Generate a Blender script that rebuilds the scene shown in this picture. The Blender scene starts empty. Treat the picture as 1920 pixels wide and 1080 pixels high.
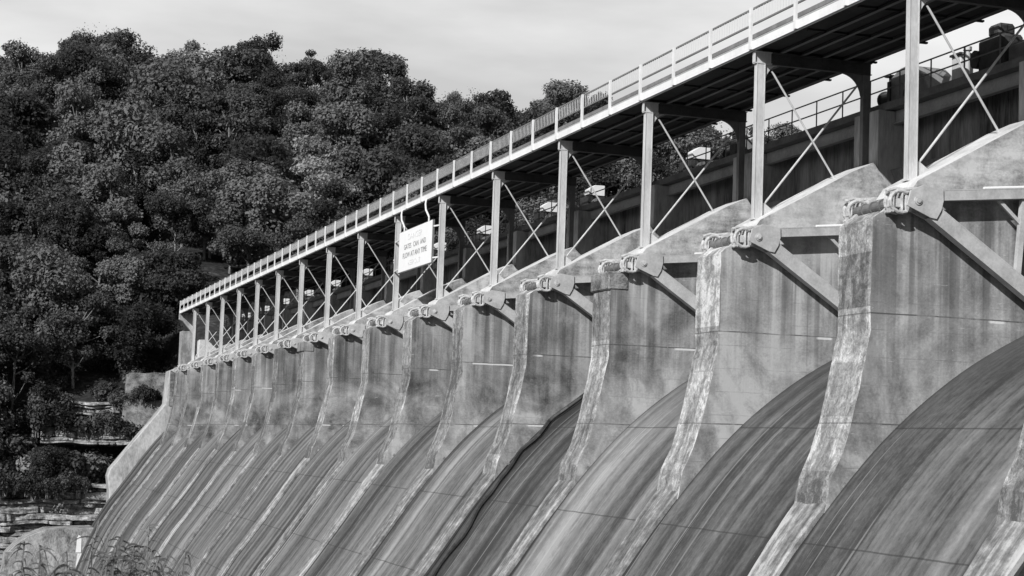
import bpy, bmesh, math, random
import numpy as np
from mathutils import Vector, Matrix, noise
random.seed(7); rng = np.random.default_rng(11)
sc = bpy.context.scene
COL = sc.collection

# ------------------------------------------------------------------ camera
CAM = Vector((-25.7558, -44.3174, -7.9808))
RIGHT = Vector((0.951657, -0.305134, 0.035237))
UP = Vector((-0.060213, -0.072829, 0.995525))
FWD = Vector((0.301202, 0.949521, 0.087681))
cd = bpy.data.cameras.new('camera'); cam = bpy.data.objects.new('camera', cd); COL.objects.link(cam)
cd.sensor_width = 36.0; cd.lens = 3350/1920*36; cd.clip_start = 0.1; cd.clip_end = 5000
cd.dof.use_dof = True; cd.dof.focus_distance = 75; cd.dof.aperture_fstop = 9
m = Matrix.Identity(4)
for r in range(3):
    m[r][0], m[r][1], m[r][2], m[r][3] = RIGHT[r], UP[r], -FWD[r], CAM[r]
cam.matrix_world = m
sc.camera = cam
def px(p):                                   # where a world point falls in the photograph (used only to leave clearings)
    d = Vector(p)-CAM; z = d.dot(FWD)
    return (960+3350*d.dot(RIGHT)/z, 540-3350*d.dot(UP)/z) if z > 1 else (-9999, -9999)

# ------------------------------------------------------------------ world and sun
TO_SUN = Vector((-1.0, -0.9, 0.87)).normalized()
sun_el = math.asin(TO_SUN.z)
w = bpy.data.worlds.new("World"); sc.world = w; w.use_nodes = True
nt = w.node_tree; nt.nodes.clear()
def N(t, **k):
    n = nt.nodes.new(t)
    for a, b in k.items(): setattr(n, a, b)
    return n
sky = N('ShaderNodeTexSky', sky_type='NISHITA'); sky.sun_disc = False
sky.sun_elevation = sun_el; sky.sun_rotation = math.atan2(TO_SUN.x, TO_SUN.y)
bw = N('ShaderNodeSeparateColor'); nt.links.new(sky.outputs[0], bw.inputs[0])      # red channel: film behind an orange filter
tc = N('ShaderNodeTexCoord'); mp = N('ShaderNodeMapping'); mp.inputs['Scale'].default_value = (1.6, 1.6, 6.5)
nt.links.new(tc.outputs['Generated'], mp.inputs[0])
cl = N('ShaderNodeTexNoise'); cl.inputs['Scale'].default_value = 2.2; cl.inputs['Detail'].default_value = 6; cl.inputs['Roughness'].default_value = .5
nt.links.new(mp.outputs[0], cl.inputs['Vector'])
cr = N('ShaderNodeValToRGB'); cr.color_ramp.elements[0].position = .36; cr.color_ramp.elements[1].position = .62
nt.links.new(cl.outputs[0], cr.inputs[0])
mr = N('ShaderNodeMapRange'); mr.inputs['To Min'].default_value = 10.8; mr.inputs['To Max'].default_value = 16.2
nt.links.new(cr.outputs[0], mr.inputs[0])
sx = N('ShaderNodeSeparateXYZ'); nt.links.new(tc.outputs['Generated'], sx.inputs[0])
cb = N('ShaderNodeMapRange'); cb.interpolation_type = 'SMOOTHSTEP'; nt.links.new(sx.outputs[1], cb.inputs[0])
cb.inputs['From Min'].default_value = -.35; cb.inputs['From Max'].default_value = .65; cb.inputs['To Min'].default_value = .04; cb.inputs['To Max'].default_value = .92
mx = N('ShaderNodeMix', data_type='FLOAT'); nt.links.new(cb.outputs[0], mx.inputs[0])
nt.links.new(bw.outputs[0], mx.inputs[2]); nt.links.new(mr.outputs[0], mx.inputs[3])
bg = N('ShaderNodeBackground'); bg.inputs[1].default_value = 0.06
nt.links.new(mx.outputs[0], bg.inputs[0])
out = N('ShaderNodeOutputWorld'); nt.links.new(bg.outputs[0], out.inputs[0])
sd = bpy.data.lights.new('sun', 'SUN'); sd.energy = 5.0; sd.angle = math.radians(.5); sd.color = (1, 1, 1)
so = bpy.data.objects.new('sun', sd); COL.objects.link(so)
so.rotation_euler = (-TO_SUN).to_track_quat('-Z', 'Y').to_euler()
sc.view_settings.view_transform = 'Standard'; sc.view_settings.look = 'None'
sc.view_settings.exposure = 0; sc.view_settings.gamma = 1; sc.view_settings.use_curve_mapping = False
sc.cycles.max_bounces = 6; sc.cycles.diffuse_bounces = 3

# ------------------------------------------------------------------ materials (all neutral greys: a black-and-white photograph)
class Mat:
    def __init__(s, name, rough=.85):
        s.m = bpy.data.materials.new(name); s.m.use_nodes = True; s.t = s.m.node_tree
        s.b = s.t.nodes['Principled BSDF']; s.b.inputs['Roughness'].default_value = rough
        s.b.inputs['Specular IOR Level'].default_value = .25
        s.pos = s.t.nodes.new('ShaderNodeNewGeometry').outputs['Position']
    def vec(s, sx, sy, sz, off=(0, 0, 0)):
        n = s.t.nodes.new('ShaderNodeMapping'); n.inputs['Scale'].default_value = (sx, sy, sz); n.inputs['Location'].default_value = off
        s.t.links.new(s.pos, n.inputs[0]); return n.outputs[0]
    def noise(s, v, scale=1, detail=4, rough=.55, dist=0):
        n = s.t.nodes.new('ShaderNodeTexNoise'); n.inputs['Scale'].default_value = scale; n.inputs['Detail'].default_value = detail
        n.inputs['Roughness'].default_value = rough; n.inputs['Distortion'].default_value = dist
        s.t.links.new(v, n.inputs['Vector']); return n.outputs[0]
    def ramp(s, v, stops):
        n = s.t.nodes.new('ShaderNodeValToRGB'); e = n.color_ramp.elements
        while len(e) < len(stops): e.new(.5)
        for i, (p, c) in enumerate(stops):
            e[i].position = p; e[i].color = (c, c, c, 1)
        s.t.links.new(v, n.inputs[0]); return n.outputs[0]
    def op(s, o, a, b=None):
        n = s.t.nodes.new('ShaderNodeMath'); n.operation = o
        for i, x in enumerate((a, b)):
            if x is None: continue
            if isinstance(x, (int, float)): n.inputs[i].default_value = x
            else: s.t.links.new(x, n.inputs[i])
        return n.outputs[0]
    def axis(s, k):
        n = s.t.nodes.new('ShaderNodeSeparateXYZ'); s.t.links.new(s.pos, n.inputs[0]); return n.outputs[k]
    def attr(s, name):
        n = s.t.nodes.new('ShaderNodeAttribute'); n.attribute_type = 'OBJECT'; n.attribute_name = name; return n.outputs['Fac']
    def mix(s, f, a, b):
        n = s.t.nodes.new('ShaderNodeMix'); n.data_type = 'FLOAT'
        for i, x in ((0, f), (2, a), (3, b)):
            if isinstance(x, (int, float)): n.inputs[i].default_value = x
            else: s.t.links.new(x, n.inputs[i])
        return n.outputs[0]
    def done(s, val, bump=None, dist=.03, strength=.6):
        n = s.t.nodes.new('ShaderNodeCombineColor')
        for i in range(3): s.t.links.new(val, n.inputs[i])
        s.t.links.new(n.outputs[0], s.b.inputs['Base Color'])
        if bump is not None:
            b = s.t.nodes.new('ShaderNodeBump'); b.inputs['Distance'].default_value = dist; b.inputs['Strength'].default_value = strength
            s.t.links.new(bump, b.inputs['Height']); s.t.links.new(b.outputs[0], s.b.inputs['Normal'])
        return s.m

def line_at(M, z0, hw):                      # mask of a thin wavering horizontal joint at height z0
    z = M.axis(2); wob = M.op('MULTIPLY', M.noise(M.vec(.8, .8, .2), 1, 3), .05)
    d = M.op('ABSOLUTE', M.op('SUBTRACT', M.op('ADD', z, wob), z0+.025))
    return M.op('LESS_THAN', d, hw)

def mat_pier_side():
    M = Mat('pier_concrete')
    tone = M.attr('tone')
    big = M.noise(M.vec(.28, .9, .34), 1, 5, .62, .8)
    blot = M.noise(M.vec(1.1, 1.1, .8), 1, 6, .68, .5)
    streak = M.noise(M.vec(1.1, 1.1, .05), 1, 4, .62)
    streak2 = M.noise(M.vec(3.6, 3.6, .10), 1, 3, .6)
    fine = M.noise(M.vec(7, 7, 9), 1.5, 6, .75)
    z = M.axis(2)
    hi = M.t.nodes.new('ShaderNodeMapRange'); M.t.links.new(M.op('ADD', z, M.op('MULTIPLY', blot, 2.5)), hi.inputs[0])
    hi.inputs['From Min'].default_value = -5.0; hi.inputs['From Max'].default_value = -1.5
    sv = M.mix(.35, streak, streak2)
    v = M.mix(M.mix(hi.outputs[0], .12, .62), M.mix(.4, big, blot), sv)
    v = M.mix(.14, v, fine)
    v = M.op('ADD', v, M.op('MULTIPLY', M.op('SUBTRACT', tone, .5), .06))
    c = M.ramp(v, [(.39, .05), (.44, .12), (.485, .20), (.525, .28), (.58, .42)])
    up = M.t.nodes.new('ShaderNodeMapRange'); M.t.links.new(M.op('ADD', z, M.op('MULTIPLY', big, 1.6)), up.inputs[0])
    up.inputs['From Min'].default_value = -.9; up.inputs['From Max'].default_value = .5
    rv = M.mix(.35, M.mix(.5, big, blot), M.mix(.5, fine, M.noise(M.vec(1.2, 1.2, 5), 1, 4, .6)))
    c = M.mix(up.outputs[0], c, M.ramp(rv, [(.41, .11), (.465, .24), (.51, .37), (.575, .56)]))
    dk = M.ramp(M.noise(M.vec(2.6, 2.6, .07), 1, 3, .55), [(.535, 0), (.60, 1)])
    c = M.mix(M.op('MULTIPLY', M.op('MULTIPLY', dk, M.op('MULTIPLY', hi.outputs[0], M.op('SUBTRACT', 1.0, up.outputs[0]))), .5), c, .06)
    wp = M.noise(M.vec(.35, .9, .25), 1, 5, .7, .6)
    c = M.mix(M.op('MULTIPLY', M.ramp(wp, [(.54, 0), (.66, 1)]), .5), c, .40)
    for k in range(12):
        c = M.mix(M.op('MULTIPLY', line_at(M, -2.2-k*.76, .010), M.ramp(blot, [(.46, 0), (.58, .4)])), c, .09)
    for z0 in (-4.03, -7.05):
        c = M.mix(M.op('MULTIPLY', M.op('MULTIPLY', line_at(M, z0, .020), M.ramp(blot, [(.42, .25), (.56, 1)])), .8), c, .05)
        dash = M.ramp(M.noise(M.vec(.55, .55, .1), 1, 2, .5), [(.57, 0), (.60, 1)])
        c = M.mix(M.op('MULTIPLY', M.op('MULTIPLY', line_at(M, z0-.05, .035), dash), .8), c, .65)
    sc_ = M.ramp(M.noise(M.vec(.9, .9, 9), 1.3, 4, .65, .3), [(.68, 0), (.72, 1)])       # scratches and chips
    c = M.mix(M.op('MULTIPLY', sc_, .45), c, .55)
    sp = M.ramp(M.noise(M.vec(2.6, 2.6, 3.2), 1.3, 5, .7), [(.71, 0), (.74, 1)])
    c = M.mix(M.op('MULTIPLY', sp, .7), c, .6)
    pit = M.ramp(M.noise(M.vec(2.1, 2.1, 2.6), 1.7, 5, .7), [(.255, 1), (.29, 0)])
    c = M.mix(M.op('MULTIPLY', pit, .8), c, .05)
    return M.done(c, M.mix(.5, fine, blot), .03, .8)

def mat_nose():
    M = Mat('chalky_nose_concrete')
    tone = M.attr('tone')
    y = M.axis(1); z = M.axis(2)
    st = M.noise(M.vec(1.2, 3.2, .22), 1, 3, .6, .3)
    pat = M.noise(M.vec(1.3, 2.0, 2.4), 1.3, 7, .78, .5)
    fine = M.noise(M.vec(7, 7, 7), 1.5, 6, .75)
    lift = M.op('FLOOR', M.op('MULTIPLY', M.op('ADD', z, 31.03), 1/1.51))               # every pour of concrete weathered differently
    seed = M.op('ADD', lift, M.op('MULTIPLY', M.op('ROUND', M.op('MULTIPLY', y, .1)), 7.13))
    wn = M.t.nodes.new('ShaderNodeTexWhiteNoise'); wn.noise_dimensions = '1D'; M.t.links.new(seed, wn.inputs['W'])
    fr = M.op('ABSOLUTE', M.op('SUBTRACT', M.op('FRACT', M.op('ADD', M.op('MULTIPLY', y, .1), 20.5)), .5))   # 0 on the pier axis, .095 at its faces
    ed = M.t.nodes.new('ShaderNodeMapRange'); M.t.links.new(M.op('ADD', fr, M.op('MULTIPLY', M.op('SUBTRACT', pat, .5), .09)), ed.inputs[0])
    ed.inputs['From Min'].default_value = .062; ed.inputs['From Max'].default_value = .086
    v = M.mix(.74, st, pat); v = M.mix(.25, v, fine)
    v = M.op('ADD', v, M.op('MULTIPLY', M.op('SUBTRACT', wn.outputs[0], .5), .11))
    v = M.op('ADD', v, M.op('MULTIPLY', M.op('SUBTRACT', tone, .5), .20))
    v = M.op('ADD', v, M.op('MULTIPLY', ed.outputs[0], .055))
    lo_ = M.t.nodes.new('ShaderNodeMapRange'); M.t.links.new(z, lo_.inputs[0]); lo_.inputs['From Min'].default_value = -6.8; lo_.inputs['From Max'].default_value = -9.4
    v = M.op('SUBTRACT', v, M.op('MULTIPLY', lo_.outputs[0], .06))
    br = M.ramp(M.noise(M.vec(.9, 1.6, .55), 1, 6, .75, .4), [(.46, 0), (.54, 1)])
    v = M.op('SUBTRACT', v, M.op('MULTIPLY', M.op('SUBTRACT', 1, br), .085))
    c = M.ramp(v, [(.37, .10), (.44, .18), (.51, .27), (.58, .40), (.65, .66)])
    for z0 in (-4.03, -7.05): c = M.mix(M.op('MULTIPLY', line_at(M, z0, .018), .6), c, .07)
    return M.done(c, M.mix(.5, pat, fine), .08, 1.0)

def mat_ogee():
    M = Mat('dry_stained_spillway_concrete')
    tone = M.attr('tone')
    s1 = M.noise(M.vec(.015, .42, .015), 1, 2, .5, .1)
    s2 = M.noise(M.vec(.03, 1.3, .03), 1, 3, .55, .1)
    s3 = M.noise(M.vec(.08, 7, .08), 1, 3, .6)
    pat = M.noise(M.vec(.7, .9, .7), 1, 6, .7)
    fine = M.noise(M.vec(8, 8, 8), 1, 5, .75)
    grain = M.noise(M.vec(3.2, 4.2, 3.2), 1, 6, .8)
    s2b = M.ramp(M.mix(.06, M.noise(M.vec(.012, .8, .012), 1.3, 2, .5, .05), grain), [(.46, 0), (.51, 1)])     # crisp-edged bands
    s4b = M.ramp(M.mix(.15, M.noise(M.vec(.06, 4.2, .06), 1, 2, .5), grain), [(.40, 0), (.43, 1)])
    v = M.mix(.45, s1, s2); v = M.mix(.10, v, s3); v = M.mix(.16, v, pat); v = M.mix(.15, v, grain)
    v = M.op('ADD', v, M.op('MULTIPLY', M.op('SUBTRACT', s2b, .5), .035)); v = M.op('ADD', v, M.op('MULTIPLY', M.op('SUBTRACT', s4b, .8), .018))
    v = M.op('ADD', v, M.op('MULTIPLY', M.op('SUBTRACT', tone, .5), .20))
    c = M.ramp(v, [(.40, .03), (.445, .055), (.485, .095), (.525, .14), (.57, .19), (.62, .28)])
    fr = M.op('FRACT', M.op('ADD', M.op('MULTIPLY', M.axis(1), .1), 20.0))          # dark wet line along the foot of each pier wall
    ed = M.op('SUBTRACT', .5, M.op('ABSOLUTE', M.op('SUBTRACT', fr, .5)))
    em = M.t.nodes.new('ShaderNodeMapRange'); M.t.links.new(M.op('ADD', ed, M.op('MULTIPLY', M.noise(M.vec(.5, .5, .5), 1, 4), .02)), em.inputs[0])
    em.inputs['From Min'].default_value = .105; em.inputs['From Max'].default_value = .122; em.inputs['To Min'].default_value = .9; em.inputs['To Max'].default_value = 0
    c = M.mix(em.outputs[0], c, .022)
    ln = M.ramp(M.noise(M.vec(.05, 3.2, .05), 1, 2, .5), [(.665, 0), (.70, 1)])     # thin lime lines
    c = M.mix(M.op('MULTIPLY', ln, .28), c, .45)
    z = M.axis(2)
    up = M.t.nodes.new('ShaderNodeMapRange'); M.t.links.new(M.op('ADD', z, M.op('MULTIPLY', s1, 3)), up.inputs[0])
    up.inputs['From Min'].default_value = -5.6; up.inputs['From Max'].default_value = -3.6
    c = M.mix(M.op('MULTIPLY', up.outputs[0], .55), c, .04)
    for z0 in (-7.15, -10.3, -13.5, -16.6): c = M.mix(M.op('MULTIPLY', line_at(M, z0, .020), .6), c, .025)
    ch = M.ramp(M.noise(M.vec(1.5, 1.5, 2.5), 1.2, 5, .7), [(.72, 0), (.75, 1)])
    c = M.mix(M.op('MULTIPLY', ch, .45), c, .45)
    m = M.done(c, M.mix(.5, pat, fine), .03, .8); M.b.inputs['Roughness'].default_value = .7
    return m

def mat_strip():
    M = Mat('pale_pier_tail_concrete')
    a = M.noise(M.vec(.25, 4, .25), 1, 4, .65); b = M.noise(M.vec(2.4, 2.4, 2.4), 1, 6, .75)
    y = M.axis(1)
    fr = M.op('ABSOLUTE', M.op('SUBTRACT', M.op('FRACT', M.op('ADD', M.op('MULTIPLY', y, .1), 20.5)), .5))
    ed = M.t.nodes.new('ShaderNodeMapRange'); M.t.links.new(M.op('ADD', fr, M.op('MULTIPLY', M.op('SUBTRACT', b, .5), .06)), ed.inputs[0])
    ed.inputs['From Min'].default_value = .045; ed.inputs['From Max'].default_value = .066
    big = M.noise(M.vec(.12, .5, .12), 1, 3, .6)
    tone = M.attr('tone')
    v = M.op('ADD', M.mix(.5, a, b), M.op('MULTIPLY', ed.outputs[0], .03)); v = M.op('ADD', v, M.op('MULTIPLY', M.op('SUBTRACT', big, .5), .35))
    fi = M.t.nodes.new('ShaderNodeMapRange'); M.t.links.new(M.op('ADD', M.axis(2), M.op('MULTIPLY', b, 2.0)), fi.inputs[0])
    fi.inputs['From Min'].default_value = -8.6; fi.inputs['From Max'].default_value = -11.5; fi.inputs['To Min'].default_value = -.03; fi.inputs['To Max'].default_value = 1
    v = M.op('ADD', v, M.op('MULTIPLY', M.op('MULTIPLY', M.op('SUBTRACT', tone, .5), .25), fi.outputs[0]))
    c = M.ramp(v, [(.38, .07), (.46, .13), (.54, .22), (.63, .42)])
    return M.done(c, b, .05, .9)

def mat_grey(name, lo, hi, rough=.7, scale=1.0, zsq=1.0, bump=.0, metal=0):
    M = Mat(name, rough)
    a = M.noise(M.vec(1*scale, 1*scale, zsq*scale), 1, 5, .65)
    b = M.noise(M.vec(9*scale, 9*scale, 9*zsq*scale), 1, 4, .7)
    v = M.mix(.35, a, b)
    c = M.ramp(v, [(.38, lo), (.62, hi)])
    M.b.inputs['Metallic'].default_value = metal
    return M.done(c, b if bump else None, bump, .6)

def mat_leaf(name, lo, hi):
    M = Mat(name, .6)
    oi = M.t.nodes.new('ShaderNodeObjectInfo')
    n = M.noise(M.vec(1.1, 1.1, 1.1), 1, 4, .7)
    v = M.mix(.62, n, oi.outputs['Random'])
    c = M.ramp(v, [(.28, lo), (.68, hi)])
    M.done(c)
    tr = M.t.nodes.new('ShaderNodeBsdfTranslucent'); tr.inputs[0].default_value = (hi, hi, hi, 1)
    mx = M.t.nodes.new('ShaderNodeMixShader'); mx.inputs[0].default_value = .22
    o = M.t.nodes['Material Output']
    M.t.links.new(M.b.outputs[0], mx.inputs[1]); M.t.links.new(tr.outputs[0], mx.inputs[2]); M.t.links.new(mx.outputs[0], o.inputs[0])
    return M.m

def mat_ground():
    M = Mat('hillside_ground')
    a = M.noise(M.vec(.15, .15, .15), 1, 5, .6); b = M.noise(M.vec(1.2, 1.2, 3.5), 1, 5, .7)
    c = M.ramp(M.mix(.6, a, b), [(.38, .008), (.5, .018), (.58, .04), (.66, .12)])  # near black, so gaps between the trees read as deep shade
    return M.done(c, b, .2, .8)

def mat_rock():
    M = Mat('layered_limestone')
    a = M.noise(M.vec(.5, .5, 2.0), 1, 5, .7); b = M.noise(M.vec(1.4, 1.4, .25), 1, 4, .7); f = M.noise(M.vec(4, 4, 9), 1, 5, .7)
    v = M.mix(.4, a, b); v = M.mix(.3, v, f)
    c = M.ramp(v, [(.40, .04), (.47, .14), (.53, .30), (.61, .52)])
    return M.done(c, f, .12, .9)

m_pier = mat_pier_side(); m_nose = mat_nose(); m_ogee = mat_ogee(); m_strip = mat_strip()
m_ramp = mat_grey('pale_ramp_concrete', .40, .66, .85, .8, 1, .02)
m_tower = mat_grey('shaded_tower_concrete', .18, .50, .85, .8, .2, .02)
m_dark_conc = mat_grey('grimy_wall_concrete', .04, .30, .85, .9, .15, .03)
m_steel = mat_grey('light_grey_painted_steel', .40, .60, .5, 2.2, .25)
m_steel_dk = mat_grey('weathered_and_shade_toned_steel', .10, .18, .5, 1.2, .4)
m_fascia = mat_grey('white_painted_fascia', .68, .80, .5, .8, 1)
m_post = mat_grey('white_painted_post', .60, .74, .5, 1, 1)
m_rail = mat_grey('dull_rail_steel', .13, .20, .5, 1, 1)
m_bal = mat_grey('grey_baluster_steel', .60, .70, .5, 1, 1)
m_soffit = mat_grey('dark_deck_soffit', .015, .035, .9, .5, 1)  # very dark even grey for slab and sleepers
m_beam_shade = mat_grey('shade_toned_beam_steel', .04, .08, .6, 1, 1)  # darkened so the shade under the deck is in the beam colour
m_string = mat_grey('stringer_steel', .09, .15, .6, 1, 1)
m_arm = mat_grey('grey_gate_steel', .34, .52, .5, 1.5, 1)
m_skin = mat_grey('stained_gate_plate', .05, .14, .6, 1, .15)
m_bolt = mat_grey('pale_caked_steel', .30, .62, .6, 5, 1, .01)
m_darkm = mat_grey('dark_machine_steel', .02, .06, .5, 2, 1)
m_midm = mat_grey('grey_machine_paint', .12, .22, .5, 2, 1)
m_sign = mat_grey('white_sign_enamel', .80, .86, .4, 1, 1)
m_ink = mat_grey('sign_letter_paint', .18, .24, .6, 1, 1)
m_ink2 = mat_grey('faded_letter_paint', .62, .68, .6, 1, 1)
m_walk = mat_grey('walkway_steel', .09, .17, .7, 1, 1)
m_girder = mat_grey('girder_steel', .22, .36, .7, 1, 1)
m_abut = mat_grey('abutment_concrete', .16, .50, .85, .45, .5, .03)
m_wallc = mat_grey('old_retaining_concrete', .05, .34, .9, 1.1, 1.2, .1)
m_bark = mat_grey('tree_bark', .10, .28, .9, 3, .5)
m_leafs = [mat_leaf('oak_leaves', .028, .145), mat_leaf('pale_leaves', .15, .32), mat_leaf('dark_leaves', .02, .08)]
m_ground = mat_ground(); m_rock = mat_rock()
m_weed = mat_leaf('weed_leaves', .03, .20)
def mat_water():
    M = Mat('dark_water', .08); n = M.noise(M.vec(.6, .6, .6), 1, 4)
    return M.done(M.ramp(n, [(.3, .02), (.7, .04)]), n, .1, .4)
m_water = mat_water()

# ------------------------------------------------------------------ mesh helpers
class MB:
    def __init__(s): s.v = []; s.f = []; s.mi = []
    def add(s, vs, fs, mi=0):
        o = len(s.v); s.v += [tuple(v) for v in vs]; s.f += [tuple(i+o for i in f) for f in fs]; s.mi += [mi]*len(fs) if isinstance(mi, int) else list(mi)
        return s
    def box(s, x0, x1, y0, y1, z0, z1, mi=0):
        vs = [(x, y, z) for x in (x0, x1) for y in (y0, y1) for z in (z0, z1)]
        return s.add(vs, [(0, 1, 3, 2), (4, 6, 7, 5), (0, 4, 5, 1), (2, 3, 7, 6), (0, 2, 6, 4), (1, 5, 7, 3)], mi)
    def beam(s, a, b, w, h, mi=0, up=(0, 0, 1)):      # rectangular bar from a to b; w across, h along "up"
        a, b = Vector(a), Vector(b); d = (b-a).normalized(); u = Vector(up); u = (u-d*u.dot(d)).normalized(); r = d.cross(u)
        vs = [p+r*(i*w/2)+u*(j*h/2) for p in (a, b) for i in (-1, 1) for j in (-1, 1)]
        return s.add(vs, [(0, 1, 3, 2), (4, 6, 7, 5), (0, 4, 5, 1), (2, 3, 7, 6), (0, 2, 6, 4), (1, 5, 7, 3)], mi)
    def tube(s, a, b, r0, r1=None, n=10, mi=0):
        r1 = r0 if r1 is None else r1
        a, b = Vector(a), Vector(b); d = (b-a).normalized(); u = d.orthogonal().normalized(); r = d.cross(u)
        vs = []
        for p, rr in ((a, r0), (b, r1)):
            for k in range(n):
                t = 2*math.pi*k/n; vs.append(p+u*(rr*math.cos(t))+r*(rr*math.sin(t)))
        fs = [(k, (k+1) % n, n+(k+1) % n, n+k) for k in range(n)]+[tuple(range(n-1, -1, -1)), tuple(range(n, 2*n))]
        return s.add(vs, fs, mi)
    def path(s, pts, r, n=8, mi=0):
        rs = r if isinstance(r, (list, tuple)) else [r]*len(pts)
        P = [Vector(p) for p in pts]; vs = []
        u = None
        for i, p in enumerate(P):
            d = (P[min(i+1, len(P)-1)]-P[max(i-1, 0)]).normalized()
            u = d.orthogonal().normalized() if u is None else (u-d*u.dot(d)).normalized()
            rr = d.cross(u)
            for k in range(n):
                t = 2*math.pi*k/n; vs.append(p+u*(rs[i]*math.cos(t))+rr*(rs[i]*math.sin(t)))
        fs = [(i*n+k, i*n+(k+1) % n, (i+1)*n+(k+1) % n, (i+1)*n+k) for i in range(len(P)-1) for k in range(n)]
        fs += [tuple(range(n-1, -1, -1)), tuple(range((len(P)-1)*n, len(P)*n))]
        return s.add(vs, fs, mi)
    def prism(s, pts, y0, y1, mi=0, side_mi=None):    # polygon in the XZ plane run along Y
        n = len(pts); vs = [(x, y0, z) for x, z in pts]+[(x, y1, z) for x, z in pts]
        fs = [tuple(range(n)), tuple(range(2*n-1, n-1, -1))]
        sm = [mi, mi]
        for k in range(n):
            j = (k+1) % n; fs.append((k, n+k, n+j, j)); sm.append(side_mi(k) if side_mi else mi)
        return s.add(vs, fs, sm)
    def make(s, name, mats, smooth=False, bevel=0):
        me = bpy.data.meshes.new(name); me.from_pydata(s.v, [], s.f)
        for mm in (mats if isinstance(mats, (list, tuple)) else [mats]): me.materials.append(mm)
        me.polygons.foreach_set('material_index', s.mi)
        if smooth: me.polygons.foreach_set('use_smooth', [True]*len(me.polygons))
        bm = bmesh.new(); bm.from_mesh(me); bmesh.ops.recalc_face_normals(bm, faces=bm.faces)
        if bevel:
            ed = [e for e in bm.edges if len(e.link_faces) == 2 and e.calc_face_angle(0) > .5]
            bmesh.ops.bevel(bm, geom=ed, offset=bevel, segments=1, affect='EDGES', clamp_overlap=True)
        bm.to_mesh(me); bm.free(); me.update()
        return me
def obj(name, mesh, parent=None, loc=None):
    o = bpy.data.objects.new(name, mesh); COL.objects.link(o); o.parent = parent
    if loc is not None: o.location = loc
    return o
def part(mb, name, mats, parent, **k): return obj(name, mb.make(name, mats, **k), parent)
def tag(o, label, cat, group=None):
    o['label'] = label; o['category'] = cat
    if group: o['group'] = group
    return o
def thing(name, label, cat, loc=(0, 0, 0), group=None):
    o = bpy.data.objects.new(name, None); COL.objects.link(o); o.location = loc; o.empty_display_size = .3
    return tag(o, label, cat, group)
def struct(o, kind='structure'): o['kind'] = kind; return o
def dup(root, loc, label):
    r = root.copy(); COL.objects.link(r); r.location = loc; r['label'] = label
    for ch in root.children:
        c = ch.copy(); COL.objects.link(c); c.parent = r
        for g in ch.children:
            d = g.copy(); COL.objects.link(d); d.parent = c
    return r

S = 10.0                                     # bay spacing along the dam
FIRST, LAST = -1, 15                         # bents and piers; the far abutment stands at 16
ORD = {-2: 'just out of frame on the right', -1: 'cut by the lower right corner'}
names = ['first', 'second', 'third', 'fourth', 'fifth', 'sixth', 'seventh', 'eighth', 'ninth', 'tenth', 'eleventh', 'twelfth', 'thirteenth', 'fourteenth', 'fifteenth', 'sixteenth', 'seventeenth', 'eighteenth']

# ogee profile (X, Z), crest to toe
OG = [(8.2, -3.5), (7.0, -3.3), (5.8, -3.45), (4.5, -3.8), (3.13, -4.4), (1.87, -5.08), (.88, -5.72), (-.19, -6.54), (-1.07, -7.33), (-1.91, -8.2), (-2.76, -9.2),
      (-3.4, -10.05), (-4.15, -11.1), (-5.2, -12.65), (-6.4, -14.35), (-7.6, -16.05), (-8.9, -18.3), (-10.0, -20.8), (-11.0, -23.6), (-11.8, -26.0)]
def smooth_profile(P, k=4):
    out = []
    for i in range(len(P)-1):
        p0, p1, p2, p3 = P[max(i-1, 0)], P[i], P[i+1], P[min(i+2, len(P)-1)]
        for j in range(k):
            t = j/k
            out.append(tuple(.5*((2*p1[a])+(-p0[a]+p2[a])*t+(2*p0[a]-5*p1[a]+4*p2[a]-p3[a])*t*t+(-p0[a]+3*p1[a]-3*p2[a]+p3[a])*t**3) for a in (0, 1)))
    return out+[P[-1]]
OGS = smooth_profile(OG)

# ------------------------------------------------------------------ ground, water, hill
TX = [-33, -19, -13, -8, -1, 4, 10, 16, 21, 25, 30, 36, 43, 50, 57, 64, 70, 75, 79, 87, 91, 104, 114, 126, 135, 143, 149, 161, 187, 260]
TZ = [58, 63, 67, 68, 70, 67, 68, 66, 69, 70, 70, 67.5, 69, 68, 65, 65, 64, 63.5, 63, 64.5, 65, 64, 62, 61, 61, 62, 52, 42, 37, 25]
def sstep(a, b, x): t = min(1, max(0, (x-a)/(b-a))); return t*t*(3-2*t)
def ground(x, y):
    ridge = float(np.interp(x, TX, TZ))-12.5
    n = noise.noise((x*.03, y*.03, 0))*3+noise.noise((x*.12, y*.12, 3))*.8
    if y < 163:
        if y < 0 and x < 40: return -9.6-14.8*sstep(-37, -6, y)+n*.06
        return -24.4+n*.1
    if y < 173: t = sstep(163, 166, y); base = -24.4+(10.4 if x < 2 else 16)*t+sstep(166, 173, y)*(9.6 if x < 2 else 12)
    else:
        t = min(1, (y-173)/127); start = -4.5 if x < 2 else 3.6
        base = start+(ridge-start)*(t**.9)
    if y > 300: base = ridge-(y-300)*.12
    if x < 2: base += 0
    return base+n*sstep(172, 200, y)
xs = [-1500, -900, -500, -300, -200, -150]+list(np.arange(-120, 200, 4.0))+[200, 220, 250, 300, 400, 600, 1000, 1500]
ys = [-1500, -800, -400, -200, -120, -80]+list(np.arange(-60, 0, 3.0))+list(np.arange(0, 156, 12.0))+[156, 160, 163, 164, 165, 166, 168, 170, 172, 174]+list(np.arange(178, 330, 4.0))+[340, 380, 450, 600, 900, 1500]
vs = [(x, y, ground(x, y)) for y in ys for x in xs]; nx = len(xs)
fs = [(j*nx+i, j*nx+i+1, (j+1)*nx+i+1, (j+1)*nx+i) for j in range(len(ys)-1) for i in range(nx-1)]
g = MB().add(vs, fs).make('ground', m_ground, smooth=True); struct(obj('ground', g))
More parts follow.
